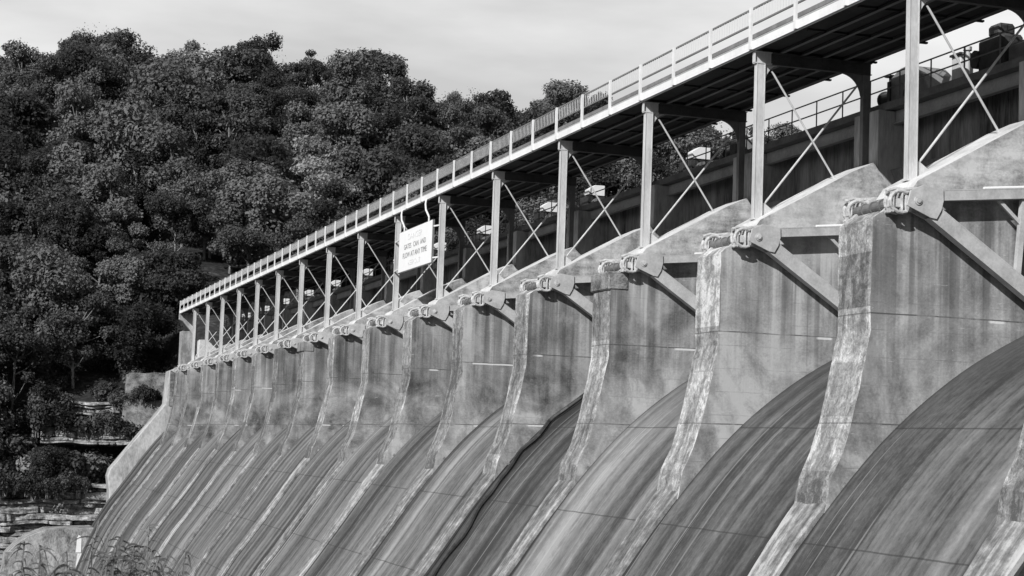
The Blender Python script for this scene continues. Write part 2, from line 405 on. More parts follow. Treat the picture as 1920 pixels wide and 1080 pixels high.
wv = MB().add([(-400, -8, -23.9), (-8.0, -8, -23.9), (-8.0, 163.5, -23.9), (-400, 163.5, -23.9)], [(0, 1, 2, 3)]); struct(obj('river_water', wv.make('river_water', m_water)))
wv = MB().add([(8.6, -600, 2.2), (400, -600, 2.2), (400, 172, 2.2), (8.6, 172, 2.2)], [(0, 1, 2, 3)]); struct(obj('reservoir_water', wv.make('reservoir_water', m_water)))

# rock ledges: one irregular cliff face of broken beds
def cliff(name, x0, x1, z0, z1, y0, lean, seed, bed=(.35, .9), depth=4.0):
    rd = random.Random(seed); beds = []; z = z1
    while z > z0:
        h = rd.uniform(*bed); cuts = [x0-2]
        while cuts[-1] < x1: cuts.append(cuts[-1]+rd.choice((.7, 1.3, 2.5, 5, 8))*rd.uniform(.8, 1.2))
        beds.append((z, h, rd.uniform(-.55, .45), cuts, [rd.uniform(-.55, .5)+(rd.random() < .2)*.9 for _ in cuts])); z -= h
    nxs = int((x1-x0)/.22); zz = []
    for (zt, h, off, cuts, offs) in beds: zz += [(zt-.02, 1, off, cuts, offs), (zt-h*.3, 0, off, cuts, offs), (zt-h*.6, 0, off, cuts, offs), (zt-h*.86, 0, off, cuts, offs), (zt-h+.03, 2, off, cuts, offs)]
    vs = []
    for (z_, kind, off, cuts, offs) in zz:
        for q in range(nxs+1):
            x = x0+(x1-x0)*q/nxs; k = max(i_ for i_, c_ in enumerate(cuts) if c_ <= x or i_ == 0)
            dcut = min(abs(x-c_) for c_ in cuts)
            y = y0-(z1-z_)*lean+off+offs[k]+.16*noise.noise((x*1.7, z_*2.5, seed))+.22*noise.noise((x*.5, z_*.6, seed+5))
            if kind == 1: y += .10+.12*abs(noise.noise((x*1.3, z_, 2)))
            if kind == 2: y += .32+.25*noise.noise((x*.8, z_, 7))
            if dcut < .13: y += .30
            if seed == 8: y += 1.6*max(0, (x0+3.5-x)/3.5)+1.2*max(0, noise.noise((x*.4, z_*.5, 21)))
            y += .35*max(0, noise.noise((x*1.1, z_*1.6, seed+9)))
            vs.append((x, y, z_+.16*noise.noise((x*.35, z_*1.2, 4))+.22*noise.noise((x*.3, 3.3, seed))))
    n1 = nxs+1; R_ = len(zz)
    for q in range(n1): vs.append((vs[q][0], y0+depth, z1+.05))
    for q in range(n1): vs.append((vs[q][0], y0+depth, z0-1))
    fs = [(r_*n1+q, r_*n1+q+1, (r_+1)*n1+q+1, (r_+1)*n1+q) for r_ in range(R_-1) for q in range(nxs)]
    t0 = R_*n1; b0_ = t0+n1
    fs += [(t0+q, t0+q+1, q+1, q) for q in range(nxs)]+[((R_-1)*n1+q, (R_-1)*n1+q+1, b0_+q+1, b0_+q) for q in range(nxs)]+[(b0_+q, b0_+q+1, t0+q+1, t0+q) for q in range(nxs)]
    struct(obj(name, MB().add(vs, fs).make(name, m_rock)))
cliff('rock_ledge', -75, -6.9, -24, -14.0, 163.4, .30, 3)
cliff('rock_bench', -14.5, -.4, -9.4, -4.6, 169.2, .70, 8, (.22, 1.1), 7.0)

# ------------------------------------------------------------------ spillway chutes
def chute_mesh(y0, y1, dz=0.0, jit=0.0):
    pts = OGS; n = len(pts); ny = 6; vs = []
    for j in range(ny+1):
        y = y0+(y1-y0)*j/ny
        for (x, z_) in pts:
            vs.append((x, y, z_+dz+.02*noise.noise((x*.5, y*.7, z_*.5))))
    fs = [(j*n+i, j*n+i+1, (j+1)*n+i+1, (j+1)*n+i) for j in range(ny) for i in range(n-1)]
    base = len(vs); vs += [(8.2, y0, -26.3), (-11.9, y0, -26.3), (8.2, y1, -26.3), (-11.9, y1, -26.3)]
    fs += [tuple(list(range(n))+[base+1, base]), tuple(list(range(ny*n, ny*n+n))+[base+3, base+2]), (0, base, base+2, ny*n), (base, base+1, base+3, base+2), (n-1, ny*n+n-1, base+3, base+1)]
    return MB().add(vs, fs).make('spillway_chute', m_ogee, smooth=False)
tones = {-2: .45, -1: .42, 0: .32, 1: .66, 2: .22, 3: .62, 4: .34, 5: .5, 6: .42, 7: .55, 8: .48, 9: .56, 10: .4, 11: .58, 12: .45, 13: .55, 14: .4, 15: .3}
look = {-2: 'spillway chute beyond the right edge', -1: 'wide dark streaked concrete chute filling the lower right corner', 0: 'blackish water-streaked chute, second from the lower right',
        1: 'evenly light grey smooth chute, third from the lower right', 2: 'darkest chute with black wet channel, fourth from the right', 3: 'plain light chute just left of the darkest one'}
for n in range(FIRST, 16):
    o = obj('spillway_chute', chute_mesh(n*S+.95, (n+1)*S-.95, -.0 if n != 2 else -.1)); o['tone'] = tones[n]
    tag(o, look.get(n, 'sloping concrete chute below the %s gate bay from the right' % names[n+1]), 'spillway', 'spillway chutes between the piers')

# ------------------------------------------------------------------ piers
PR = [(-1.75, -1.40), (-1.74, -4.03), (-1.72, -4.5), (-1.96, -5.68), (-2.25, -7.03), (-2.5, -7.87), (-2.85, -8.6), (-3.02, -9.65), (-2.0, -11.0), (-2.0, -25.9),
      (8.6, -25.9), (8.6, 1.05), (4.5, 1.05), (3.86, 1.98), (3.05, 1.60), (-.32, -.28), (-.55, -.62), (-.95, -1.02), (-1.5, -1.28)]
def pier_mesh(seed):
    r = random.Random(seed); pts = list(PR)
    top = 1.40+r.uniform(-.06, .12); pts[0] = (-1.75+r.uniform(0, .05), -top)
    # rough nose: split the front edge into many rows so that the face is not perfectly flat
    front = []
    for i in range(7):
        (x0, z0), (x1, z1) = pts[i], pts[i+1]
        k = max(1, int(abs(z1-z0)/.35))
        for j in range(k): front.append((x0+(x1-x0)*j/k, z0+(z1-z0)*j/k))
    rest = pts[7:]
    nf = len(front)
    poly = front+rest; mb = MB(); n = len(poly); ny = 8; vs = []
    for j in range(ny+1):
        y = -.95+1.9*j/ny
        for i, (x, z_) in enumerate(poly):
            dx = 0
            if 0 < i < nf: dx = (.03*noise.noise((x+seed*3.1, y*1.6, z_*1.1))+.025*noise.noise((seed*1.7, y*6, z_*4)))
            if j in (0, ny) and i <= nf: dx += .02+.05*max(0, noise.noise((seed*5.3+y, z_*2.6, 1))-.1)
            if i == nf: dx = 0
            dz = 0
            if i == 0: dz = .07*noise.noise((seed, y*2.5, 9)); 
            vs.append((x+dx, y, z_+dz))
    fs = [tuple(range(n)), tuple(ny*n+i for i in range(n-1, -1, -1))]; mi = [0, 0]
    for j in range(ny):
        for i in range(n):
            k = (i+1) % n
            fs.append((j*n+i, (j+1)*n+i, (j+1)*n+k, j*n+k))
            a, b = poly[i], poly[k]
            mi.append(1 if i < nf+1 else (2 if n-7 <= i <= n-4 else (1 if i > n-4 else 0)))
    mb.add(vs, fs, mi)
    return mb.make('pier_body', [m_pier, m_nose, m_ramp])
tow = MB()
tow.box(4.05, 8.4, -.84, -.22, 1.0, 3.84); tow.box(4.05, 8.4, .22, .84, 1.0, 3.84); tow.box(4.3, 8.4, -.22, .22, 1.0, 3.80)
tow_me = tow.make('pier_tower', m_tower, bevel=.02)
def strip_mesh():
    i0 = next(i for i, p in enumerate(OGS) if p[0] < -2.2); pts = OGS[i0:]
    vs = []; n = len(pts)
    for i, (x, z_) in enumerate(pts):
        a = pts[max(i-1, 0)]; b = pts[min(i+1, n-1)]; t = Vector((b[0]-a[0], b[1]-a[1])).normalized(); nn = Vector((t.y, -t.x))
        if nn.y < 0: nn = -nn
        wv_ = max(.66, .945-.02*i)
        h = .13+.03*noise.noise((x, z_, 0))
        for (y, hh) in ((-wv_, -.5), (-wv_, h-.03), (-wv_+.06, h), (wv_-.06, h), (wv_, h-.03), (wv_, -.5)):
            vs.append((x+nn.x*hh, y+.03*noise.noise((x*1.5, z_*1.5, y)), z_+nn.y*hh))
    fs = [(i*6+k, i*6+k+1, i*6+7+k, i*6+6+k) for i in range(n-1) for k in range(5)]+[(0, 1, 2, 3, 4, 5), tuple((n-1)*6+k for k in (5, 4, 3, 2, 1, 0))]
    return MB().add(vs, fs).make('pier_tail', m_strip)
strip_me = strip_mesh()
core = MB()                                  # mass under the pier between two chutes
core.prism([(x, z_-.02) for x, z_ in OGS]+[(-11.9, -26.4), (8.2, -26.4)], -.951, .951); core_me = core.make('pier_footing', m_ogee)
plabel = {-2: 'concrete pier beyond the right edge', -1: 'pale rough pier tail at the lower right corner', 0: 'largest grey pier with white chipped nose, right of centre', 1: 'pier with brilliant white mineral streaks down its nose',
          2: 'pier with a square capped block on top of its nose', 3: 'pier with ragged crumbling white top, left of the capped one', 4: 'stepped pier with dark broken lower nose'}
for n in range(FIRST, LAST+1):
    t = thing('pier', plabel.get(n, 'weathered concrete pier with pale nose, %s counted from the right edge' % names[n+1]), 'pier', (0, n*S, 0), 'concrete piers between the spillway bays')
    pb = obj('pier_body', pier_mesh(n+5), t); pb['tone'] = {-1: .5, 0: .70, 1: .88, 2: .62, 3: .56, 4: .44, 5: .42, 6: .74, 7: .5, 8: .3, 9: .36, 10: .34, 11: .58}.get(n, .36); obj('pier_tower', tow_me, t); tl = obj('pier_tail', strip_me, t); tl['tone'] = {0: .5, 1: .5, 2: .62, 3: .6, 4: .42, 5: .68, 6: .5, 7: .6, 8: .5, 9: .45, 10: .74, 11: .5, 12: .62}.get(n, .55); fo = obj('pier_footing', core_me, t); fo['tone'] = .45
    if n in (2, 8):
        c = MB(); c.box(-1.83, -1.0, -1.0, 1.0, -1.95, -1.25); part(c, 'nose_cap', m_pier if n == 8 else m_wallc, t, bevel=.05)

def on_chute(y, i, lift): x, z_ = OGS[i]; return (x-.7*lift, y, z_+.7*lift)
i0 = next(i for i, p in enumerate(OGS) if p[0] < 2.2)
c = MB(); c.path([on_chute(28.75-.18*math.sin(i*.8)-.25*noise.noise((i*.35, 2, 1))-.03*(i-i0), i, .07) for i in range(i0, len(OGS)-10)], .10, n=7)  # dark tube added in place of the eroded channel line
tag(obj('channel_stand_in_tube', c.make('channel_stand_in_tube', m_darkm)), 'black tube standing for the eroded channel down the darkest chute beside its left pier', 'channel')
# ------------------------------------------------------------------ tainter gates and trunnions
def gate():
    t = thing('tainter_gate', 'x', 'gate', (0, 0, 0), 'radial gates between the piers')
    pin = (-.63, -.93)
    A = MB(); R = 5.7
    rows = 16
    prof = [(pin[0]+R*math.cos(a), pin[1]+R*math.sin(a)) for a in [math.radians(-34+62*i/rows) for i in range(rows+1)]]
    prof2 = [(pin[0]+(R+.05)*math.cos(a), pin[1]+(R+.05)*math.sin(a)) for a in [math.radians(-34+62*i/rows) for i in range(rows, -1, -1)]]
    A.prism(prof+prof2, 1.1, 8.9); part(A, 'skin_plate', m_skin, t)
    for y, so_ in ((1.26, 1), (8.68, -1)):
        U = MB()       # upper arm: I section
        for (a, b, h) in (((.1, -.72), (4.6, -.28), .27), ((-.1, -1.2), (4.15, -3.98), .42)):
            ax, az = a; bx, bz = b; d = Vector((bx-ax, 0, bz-az)).normalized(); u = Vector((-d.z, 0, d.x))
            W = MB()
            W.beam((ax, y+(.13 if so_ > 0 else -.13), az), (bx, y+(.13 if so_ > 0 else -.13), bz), .03, h-.02, up=u)
            for sg in (-1, 1):
                o_ = u*(sg*h/2)
                W.beam((ax+o_.x, y, az+o_.z), (bx+o_.x, y, bz+o_.z), .30, .03, up=u)
            part(W, 'gate_arm', m_arm, t)
        G = MB(); hy = .07
        pts = [(-.98, -1.08), (-.86, -.66), (-.5, -.50), (-.05, -.54), (.16, -.57), (.17, -.88), (.10, -1.16), (-.04, -1.40), (-.22, -1.38), (-.62, -1.22)]
        yo = y-.16*so_
        G.prism(pts, yo-.02, yo+.02); G.prism(pts, yo+.34*so_-.02, yo+.34*so_+.02)
        gp = part(G, 'gusset_plate', m_arm, t, bevel=.008)
        B = MB(); B.tube((pin[0], y-.23, pin[1]), (pin[0], y+.23, pin[1]), .12, n=20); B.tube((pin[0], y-.26, pin[1]), (pin[0], y+.26, pin[1]), .07, n=16)
        part(B, 'trunnion_pin', m_bolt, t)
        Sx = MB(); Sx.beam((2.85, y, -.35), (2.62, y, -2.9), .16, .16); Sx.beam((1.85, y, -.55), (2.72, y, -1.3), .08, .1); part(Sx, 'arm_strut', m_arm, t)
        Sp = MB(); Sp.tube((1.55, y, -.40), (4.5, y, -.11), .05, n=10); part(Sp, 'seal_pipe', m_fascia, t)
    return t
def anchor():
    t = thing('trunnion_anchor', 'x', 'anchor', (0, 0, 0), 'trunnion anchors on the pier noses')
    M_ = MB(); M_.tube((-1.12, -1.15, -1.0), (-1.12, 1.15, -1.0), .15, n=16)
    for y in (-.5, 0, .5): M_.tube((-1.12, y-.04, -1.0), (-1.12, y+.04, -1.0), .19, n=16)
    part(M_, 'cross_tube', m_steel_dk, t, smooth=False)
    for sy in (-1, 1):
        y = sy*1.18; Y = MB()
        # clamp flanges round the tube
        for dx in (-.17, .10): Y.box(-1.12+dx-.03, -1.12+dx+.03, y-.20, y+.20, -1.28, -.70)
        Y.box(-1.34, -.72, y-.13, y+.13, -1.13, -.88)
        Y.box(-.92, -.70, y-.17, y+.17, -1.22, -.66)
        part(Y, 'bearing_clamp', m_bolt, t, bevel=.02)
        L = MB()       # anchor loops curling round the tube's end
        for dy, r in ((-.17, .30), (.17, .27)):
            pts = [(-1.05+r*math.cos(a)*1.15, y+dy, -.97+r*math.sin(a)) for a in [math.radians(60+24*k) for k in range(11)]]
            L.path(pts, .055, n=8)
        L.path([(-.5, y, -.55), (-.9, y, -.62), (-1.15, y+.02, -.60), (-1.42, y, -.70)], .06, n=8)
        part(L, 'anchor_loop', m_bolt, t)
        for dx in (-.20, .14):
            for dy in (-.15, .15):
                for zz in (-.74, -1.24):
                    Bt = MB(); Bt.tube((-1.12+dx-.05, y+dy, zz), (-1.12+dx+.07, y+dy, zz), .035, n=8); part(Bt, 'bolt', m_bolt, t)
        F = MB(); F.beam((-1.15, sy*.86, -1.05), (-1.6, sy*.80, -1.46), .14, .07); F.beam((-.85, sy*.86, -1.1), (-1.15, sy*.80, -1.36), .14, .07)
        part(F, 'brace_foot', m_bolt, t)
    return t
g0 = gate(); a0 = anchor()
for n in range(FIRST, 16):
    gl = 'radial steel gate with grey arms, in the %s bay from the right' % names[n+1]
    if n == FIRST: g0.location = (0, n*S, 0); g0['label'] = gl
    else: dup(g0, (0, n*S, 0), gl)
for n in range(FIRST, LAST+1):
    al = 'pale bolted trunnion anchor on the %s full pier from the right edge' % names[n] if n >= 0 else 'trunnion anchor on the pier beyond the right edge'
    if n == FIRST: a0.location = (0, n*S, 0); a0['label'] = al
    else: dup(a0, (0, n*S, 0), al)

# ------------------------------------------------------------------ bents
def H_col(mb, x, z0, z1, d=.31, wf=.22):     # H section, flanges facing up- and downstream
    mb.box(x-d/2, x-d/2+.02, -wf/2, wf/2, z0, z1); mb.box(x+d/2-.02, x+d/2, -wf/2, wf/2, z0, z1); mb.box(x-d/2+.02, x+d/2-.02, -wf/2+.02, wf/2-.02, z0, z1)
def bent():
    t = thing('steel_bent', 'x', 'trestle', (0, 0, 0), 'steel bents carrying the bridge')
    c = MB(); H_col(c, 0, -.12, 5.17); c.box(-.2, .2, -.16, .16, -.16, -.10)
    part(c, 'column', m_steel, t)
    c = MB(); H_col(c, 4.0, 1.5, 5.15, .26, .22); part(c, 'column', m_steel_dk, t)  # back column darkened in colour to carry the deck's shade
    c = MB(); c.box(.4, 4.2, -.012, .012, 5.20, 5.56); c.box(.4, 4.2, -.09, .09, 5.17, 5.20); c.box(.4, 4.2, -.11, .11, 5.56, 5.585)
    part(c, 'cross_beam', m_beam_shade, t)
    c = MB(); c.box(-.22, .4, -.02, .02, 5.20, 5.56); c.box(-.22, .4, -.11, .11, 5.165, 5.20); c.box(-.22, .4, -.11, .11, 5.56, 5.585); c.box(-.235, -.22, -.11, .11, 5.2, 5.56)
    part(c, 'lit_beam_end', m_steel, t)  # light front end split from the cross beam to read as sunlit
    def fillet(x0, s, w_, h, r):
        pts = [(x0, 5.165), (x0+s*w_, 5.165)]
        for k in range(1, 10):
            a = math.radians(90*k/10); pts.append((x0+s*(w_-w_*math.sin(a)*.93), 5.165-h*(1-math.cos(a))-.02))
        pts.append((x0, 5.165-h)); return pts
    G = MB(); G.prism(fillet(.13, 1, .52, .78, 1), -.012, .012); part(G, 'gusset', m_steel, t)
    G = MB(); G.prism(fillet(3.87, -1, .85, .85, 1), -.012, .012); part(G, 'gusset', m_steel_dk, t)  # back gusset shares the column's shade-darkened grey
    B = MB(); B.tube((.42, -.05, 4.95), (2.86, -.05, 1.45), .036, n=8); B.tube((2.80, -.05, 1.53), (2.9, -.05, 1.40), .07, n=8); part(B, 'cross_brace', m_steel, t)
    B = MB(); B.tube((.14, .05, .22), (3.88, .05, 5.0), .036, n=8); part(B, 'cross_brace', m_steel, t)
    B = MB(); B.prism([(.13, -.1), (.13, .45), (.30, .42), (.62, .19), (.45, .1)], -.012, .012); part(B, 'foot_gusset', m_steel, t)
    return t
b0 = bent()
bl = {-1: 'steel bent beyond the right edge of the photo', 0: 'nearest full-height steel bent, cut off by the top of the frame', 5: 'steel bent just right of the white sign', 6: 'steel bent just left of the white sign'}
for n in range(FIRST, LAST+1):
    lb = bl.get(n, 'light grey steel bent with crossed braces, %s from the right edge' % names[n])
    if n == FIRST: b0.location = (0, n*S, 0); b0['label'] = lb
    else: dup(b0, (0, n*S, 0), lb)

# ------------------------------------------------------------------ bridge deck
Y0, Y1 = -30.0, 160.9
t = thing('bridge_deck', 'long service bridge deck with white edge girder running over the bents', 'bridge', (0, Y0, 5.58))
def tp(mb, name, mats, parent, **k):
    me = mb.make(name, mats, **k); o = obj(name, me, parent); o.matrix_parent_inverse = Matrix.Translation(parent.location).inverted(); return o
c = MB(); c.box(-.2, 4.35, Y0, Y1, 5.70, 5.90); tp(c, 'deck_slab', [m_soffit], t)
for k in range(int((Y1-Y0)/S)+1):
    a = Y0+k*S+.012; b = min(Y0+(k+1)*S-.012, Y1)
    if b-a < .3: continue
    c = MB(); c.box(-.34, -.31, a, b, 5.60, 5.93); c.box(-.34, -.22, a, b, 5.60, 5.615); c.box(-.36, -.15, a, b, 5.93, 5.945)
    tp(c, 'edge_girder', [m_fascia], t)
for x in (.75, 1.55, 2.35, 3.15, 3.95):
    c = MB(); c.box(x-.012, x+.012, Y0, Y1, 5.60, 5.70); c.box(x-.07, x+.07, Y0, Y1, 5.587, 5.60); tp(c, 'stringer', [m_string], t)
yy = Y0
while yy < Y1-1:
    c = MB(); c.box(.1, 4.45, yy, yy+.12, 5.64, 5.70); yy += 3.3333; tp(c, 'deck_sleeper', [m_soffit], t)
c = MB(); c.box(-.33, -.18, Y0, Y1, 5.99, 6.13); c.box(-.30, -.20, Y0, Y1, 5.945, 5.99); tp(c, 'curb', [m_midm], t)
c = MB(); c.box(4.2, 4.35, Y0, Y1, 5.902, 6.1); tp(c, 'curb', [m_abut], t)

def railing(label, x, lab_face):
    r = thing('bridge_railing', label, 'railing', (x, Y0, 5.94), None)
    NP = 58
    for k in range(NP):
        y = Y0+k*S/3
        if y > Y1+.3: break
        p = MB(); f = -1 if x < 1 else 1
        p.box(x-.04, x+.04, y-.075, y+.075, 5.62 if x < 1 else 5.9, 7.05)
        tp(p, 'post', [m_post], r)
    for z_, hh in ((7.03, .03), (6.48, .03)):
        p = MB(); p.box(x+.045-.0, x+.10, Y0, Y1, z_-hh, z_+hh); tp(p, 'rail', [m_rail], r)
    k = 0
    y = Y0
    while y < Y1-.5:
        y2 = min(y+S/3, Y1); b = MB(); q = y+.18
        while q < y2-.1: b.box(x+.05, x+.068, q-.010, q+.010, 6.51, 7.0); q += .21
        if k < 99: tp(b, 'baluster_panel', [m_bal], r)
        y += S/3; k += 1
    return r
railing('white-posted railing with fine balusters along the downstream edge of the bridge', -.38, -1)
railing('far side bridge railing glimpsed behind the nearer one', 4.3, 1)
# haunch bracket at the far end of the deck
c = MB(); c.prism([(-.34, 5.58), (-.34, 4.95), (.1, 4.75), (1.0, 3.75), (1.35, 3.2), (1.6, 3.3), (1.5, 4.2), (1.2, 5.58)], 160.45, 161.1)
tag(obj('end_bracket', c.make('end_bracket', m_abut, bevel=.04)), 'pale curved concrete bracket under the far left end of the bridge', 'bracket')
# ------------------------------------------------------------------ sign
YA, YB, ZA, ZB = 50.6, 58.0, 1.93, 4.29
t = thing('hanging_sign', 'large white warning sign with faded lettering hung between two bents', 'sign', (-.36, (YA+YB)/2, ZA))
c = MB(); c.box(-.40, -.36, YA, YB, ZA, ZB); tp(c, 'sign_panel', [m_sign], t)
c = MB()
for (z0, z1) in ((ZA-.05, ZA), (ZB, ZB+.03)): c.box(-.385, -.28, YA-.05, YB+.05, z0, z1)
c.box(-.385, -.28, YA-.08, YA, ZA-.05, ZB+.03); c.box(-.385, -.28, YB, YB+.08, ZA-.05, ZB+.03)
tp(c, 'sign_frame', [m_steel_dk], t)
for yh in (YA+.9, YB-1.0):
    c = MB(); c.path([(-.36, yh+.75, 5.62), (-.40, yh+.72, 5.35), (-.42, yh+.5, 5.0), (-.40, yh+.12, 4.72), (-.36, yh, 4.55), (-.35, yh, ZB)], .055, n=10); tp(c, 'hanger_pipe', [m_post], t)
for yh in (YA, YB):
    for zz in (ZA+.25, ZB-.35):
        s_ = -1 if yh == YA else 1
        c = MB(); c.beam((-.33, yh, zz), (-.16, yh+s_*(.6 if yh == YA else 1.9), zz), .07, .08); tp(c, 'side_bracket', [m_post], t)
def text(body, size, y, z_, mat, sx=1.0):
    cu = bpy.data.curves.new('lettering', 'FONT'); cu.body = body; cu.size = size; cu.align_x = 'CENTER'; cu.align_y = 'CENTER'; cu.extrude = .004
    tmp = bpy.data.objects.new('tmp', cu); COL.objects.link(tmp)
    dg = bpy.context.evaluated_depsgraph_get(); me = bpy.data.meshes.new_from_object(tmp.evaluated_get(dg)); bpy.data.objects.remove(tmp)
    me.materials.clear(); me.materials.append(mat)
    # text plane -> sign plane facing downstream (-X), reading towards -Y
    me.transform(Matrix(((0, 0, -1, -.406), (-sx, 0, 0, y), (0, 1, 0, z_), (0, 0, 0, 1))))
    o = obj('lettering', me, t); o.matrix_parent_inverse = Matrix.Translation(t.location).inverted(); return o
yc = (YA+YB)/2
text('DANGER', .50, yc, 3.83, m_ink2, 1.6)
text('GATES', .42, yc+1.62, 3.30, m_ink, 1.35); text('CAN', .42, yc-.28, 3.30, m_ink, 1.35); text('AND', .42, yc-1.85, 3.30, m_ink, 1.35)
text('FLOW AT ANY TIME', .44, yc, 2.80, m_ink, 1.35)
text('KEEP OUT', .40, yc, 2.30, m_ink2, 1.5)

# ------------------------------------------------------------------ upstream walkway, curtain wall, hoists
t = thing('service_walkway', 'dark gate-hoist walkway behind the bents on the pier towers', 'walkway', (4.4, -30, 3.85))
c = MB(); c.box(4.35, 8.4, -30, 161, 3.86, 4.0); c.box(4.33, 4.40, -30, 161, 3.845, 4.10); tp(c, 'walkway_floor', [m_walk], t)
for n in range(FIRST, 16):
    c = MB(); c.box(4.72, 4.76, n*S+.86, (n+1)*S-.86, 3.40, 3.84); c.box(4.62, 4.86, n*S+.86, (n+1)*S-.86, 3.38, 3.40); tp(c, 'girder', [m_girder], t)
r = thing('walkway_railing', 'thin two-rail dark pipe railing on the walkway behind the bents', 'railing', (4.4, -30, 4.1))
c = MB()
for z_ in (5.07, 4.60): 
    c = MB(); c.tube((4.42, -30, z_), (4.42, 160, z_), .028, n=8); tp(c, 'rail', [m_walk], r)
for k in range(96):
    y = -30+2*k
    c = MB(); c.tube((4.42, y+.4, 4.02), (4.42, y+.4, 5.07), .026, n=8); tp(c, 'post', [m_walk], r)
for n in range(FIRST, 16):
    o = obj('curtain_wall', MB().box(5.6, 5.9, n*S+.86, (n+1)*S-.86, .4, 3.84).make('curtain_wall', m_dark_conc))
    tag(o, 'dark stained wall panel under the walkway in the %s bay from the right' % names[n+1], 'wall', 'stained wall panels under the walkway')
def hoist(loc, label):
    t = thing('gate_hoist', label, 'winch', loc, 'gate hoists on the walkway')
    c = MB(); c.box(-.5, .5, -1.1, 1.1, 0, .3); c.box(-.4, .4, -1.0, 1.0, .3, .5); part(c, 'base_frame', m_walk, t)
    c = MB(); c.box(-.35, .35, -.75, -.05, .5, 1.25); c.box(-.28, .28, -.62, -.12, 1.25, 1.45); part(c, 'gear_housing', m_darkm, t, bevel=.05)
    c = MB(); c.tube((0, 0, .8), (0, .62, .8), .27, n=20); c.tube((0, .62, .8), (0, .70, .8), .33, n=20); part(c, 'cable_drum', m_darkm, t)
    c = MB(); c.tube((0, -1.15, .95), (0, -.75, .95), .24, n=16); part(c, 'motor', m_midm, t)
    c = MB(); c.tube((0, .35, 1.25), (0, .35, 1.6), .05, n=8); c.tube((0, .35, 1.6), (0, .35, 1.64), .22, n=16); part(c, 'hand_wheel', m_darkm, t)
    return t
h0 = hoist((5.9, 11.3, 4.0), 'dark cable hoist just left of the nearest column')
def between(p):                              # which two bents a point shows between
    u = px(p)[0]
    for n in range(0, 15):
        if px((0, (n+1)*S, 3))[0] < u <= px((0, n*S, 3))[0]: return 'seen between the %s and %s bents from the right' % (names[n], names[n+1])
    return 'seen left of the last bent'
dup(h0, (5.9, 24.6, 4.0), 'dark cable hoist '+between((5.9, 24.6, 5)))
def hood(loc, label, first=[]):
    t = thing('hooded_winch', label, 'winch', loc, 'pale hooded winches standing on the walkway')
    c = MB(); c.prism([(-.45, 1.3), (-.45, 1.62), (-.1, 1.85), (.45, 1.85), (.45, 1.3)], -.52, .10); c.prism([(-.3, 1.25), (-.3, 1.5), (.4, 1.6), (.4, 1.25)], .10, .55); part(c, 'hood', m_bal, t, bevel=.015)
    c = MB(); c.box(-.45, .5, -.5, .5, .2, 1.25); c.box(-.6, .65, -1.2, 1.2, 0, .2); c.box(-.4, .4, .55, 1.1, .2, 1.45); part(c, 'winch_base', m_darkm, t)
    c = MB(); c.tube((-.1, -1.1, .8), (-.1, -.75, .8), .3, n=16); c.tube((-.1, .75, .8), (-.1, 1.2, .8), .22, n=16); part(c, 'drum', m_midm, t)
    return t
ws = [30.4, 44.0, 51.6, 64.0, 75, 86, 97, 109, 121, 133, 144.5, 156.5]; w0 = hood((6.6, ws[0], 4.0), 'pale hooded winch '+between((6.6, ws[0], 5.6))); seen = {w0['label']}
for y in ws[1:]:
    lb = 'pale hooded winch '+between((6.6, y, 5.6))
    if lb in seen: lb = 'farther '+lb
    if lb in seen: continue
    seen.add(lb); dup(w0, (6.6, y, 4.0), lb)
t = thing('domed_tank', 'grey humped steel housing on the walkway right of the nearest column', 'tank', (5.9, 9.4, 4.0)); t.scale = (1, 1, 1.12)
prof = [(-1.25, 0), (-1.25, .95), (-1.05, 1.2), (-.55, 1.36), (0, 1.38), (.5, 1.25), (.95, .95), (1.35, .45), (1.5, 0)]
c = MB(); c.add([(-.6, -y, z_) for y, z_ in prof]+[(.6, -y, z_) for y, z_ in prof], [tuple(range(len(prof))), tuple(range(2*len(prof)-1, len(prof)-1, -1))]+[(i, i+1, len(prof)+i+1, len(prof)+i) for i in range(len(prof)-1)]+[(len(prof)-1, 0, len(prof), 2*len(prof)-1)])
part(c, 'tank_shell', m_midm, t, bevel=.03)
c = MB(); c.box(-.66, -.60, 1.12, 1.30, 0, 1.05); part(c, 'end_plate', m_darkm, t)
c = MB(); c.tube((-.7, 0, .5), (-.6, 0, .5), .14, n=14); part(c, 'inspection_cover', m_darkm, t)
t = thing('control_cabinet', 'pale upright cabinet standing on the walkway against the sky', 'cabinet', (5.9, 6.9, 4.05))
c = MB(); c.box(-.25, .25, -.28, .28, .1, 1.35); part(c, 'cabinet_box', m_steel, t, bevel=.03)
c = MB(); c.box(-.3, .3, -.33, .33, 1.35, 1.42); c.box(-.2, .2, -.2, .2, 0, .1); part(c, 'cabinet_lid', m_steel_dk, t)
c = MB(); c.tube((-.1, -.75, 0), (-.1, -.75, 1.5), .09, n=12); c.tube((-.1, -.75, 1.5), (-.1, -.75, 1.62), .15, n=12); tag(obj('vent_pipe', c.make('vent_pipe', m_steel), None, (5.9, 7.2, 4.0)), 'slim capped vent pipe beside the pale cabinet', 'pipe')
t = thing('gate_motor', 'large black gear motor near the upper right corner', 'motor', (5.6, 4.3, 4.0)); t.scale = (1, 1, 1.15)
c = MB(); c.box(-.4, .4, -.8, .6, 0, 1.25); c.box(-.3, .3, -.5, .2, 1.25, 1.6); part(c, 'motor_body', m_darkm, t, bevel=.08)
c = MB(); c.tube((-.42, .75, .75), (.42, .75, .75), .26, n=16); part(c, 'drum', m_darkm, t)
c = MB(); c.box(-.2, .2, -1.9, -.8, .1, .9); part(c, 'gearbox', m_midm, t, bevel=.06)
t = thing('utility_pole', 'thin pole with drooping wire beyond the walkway', 'pole', (16.0, 29.5, 2.2))
c = MB(); c.tube((0, 0, -1), (0, 0, 7.2), .07, .05, n=8); part(c, 'pole', m_steel_dk, t)
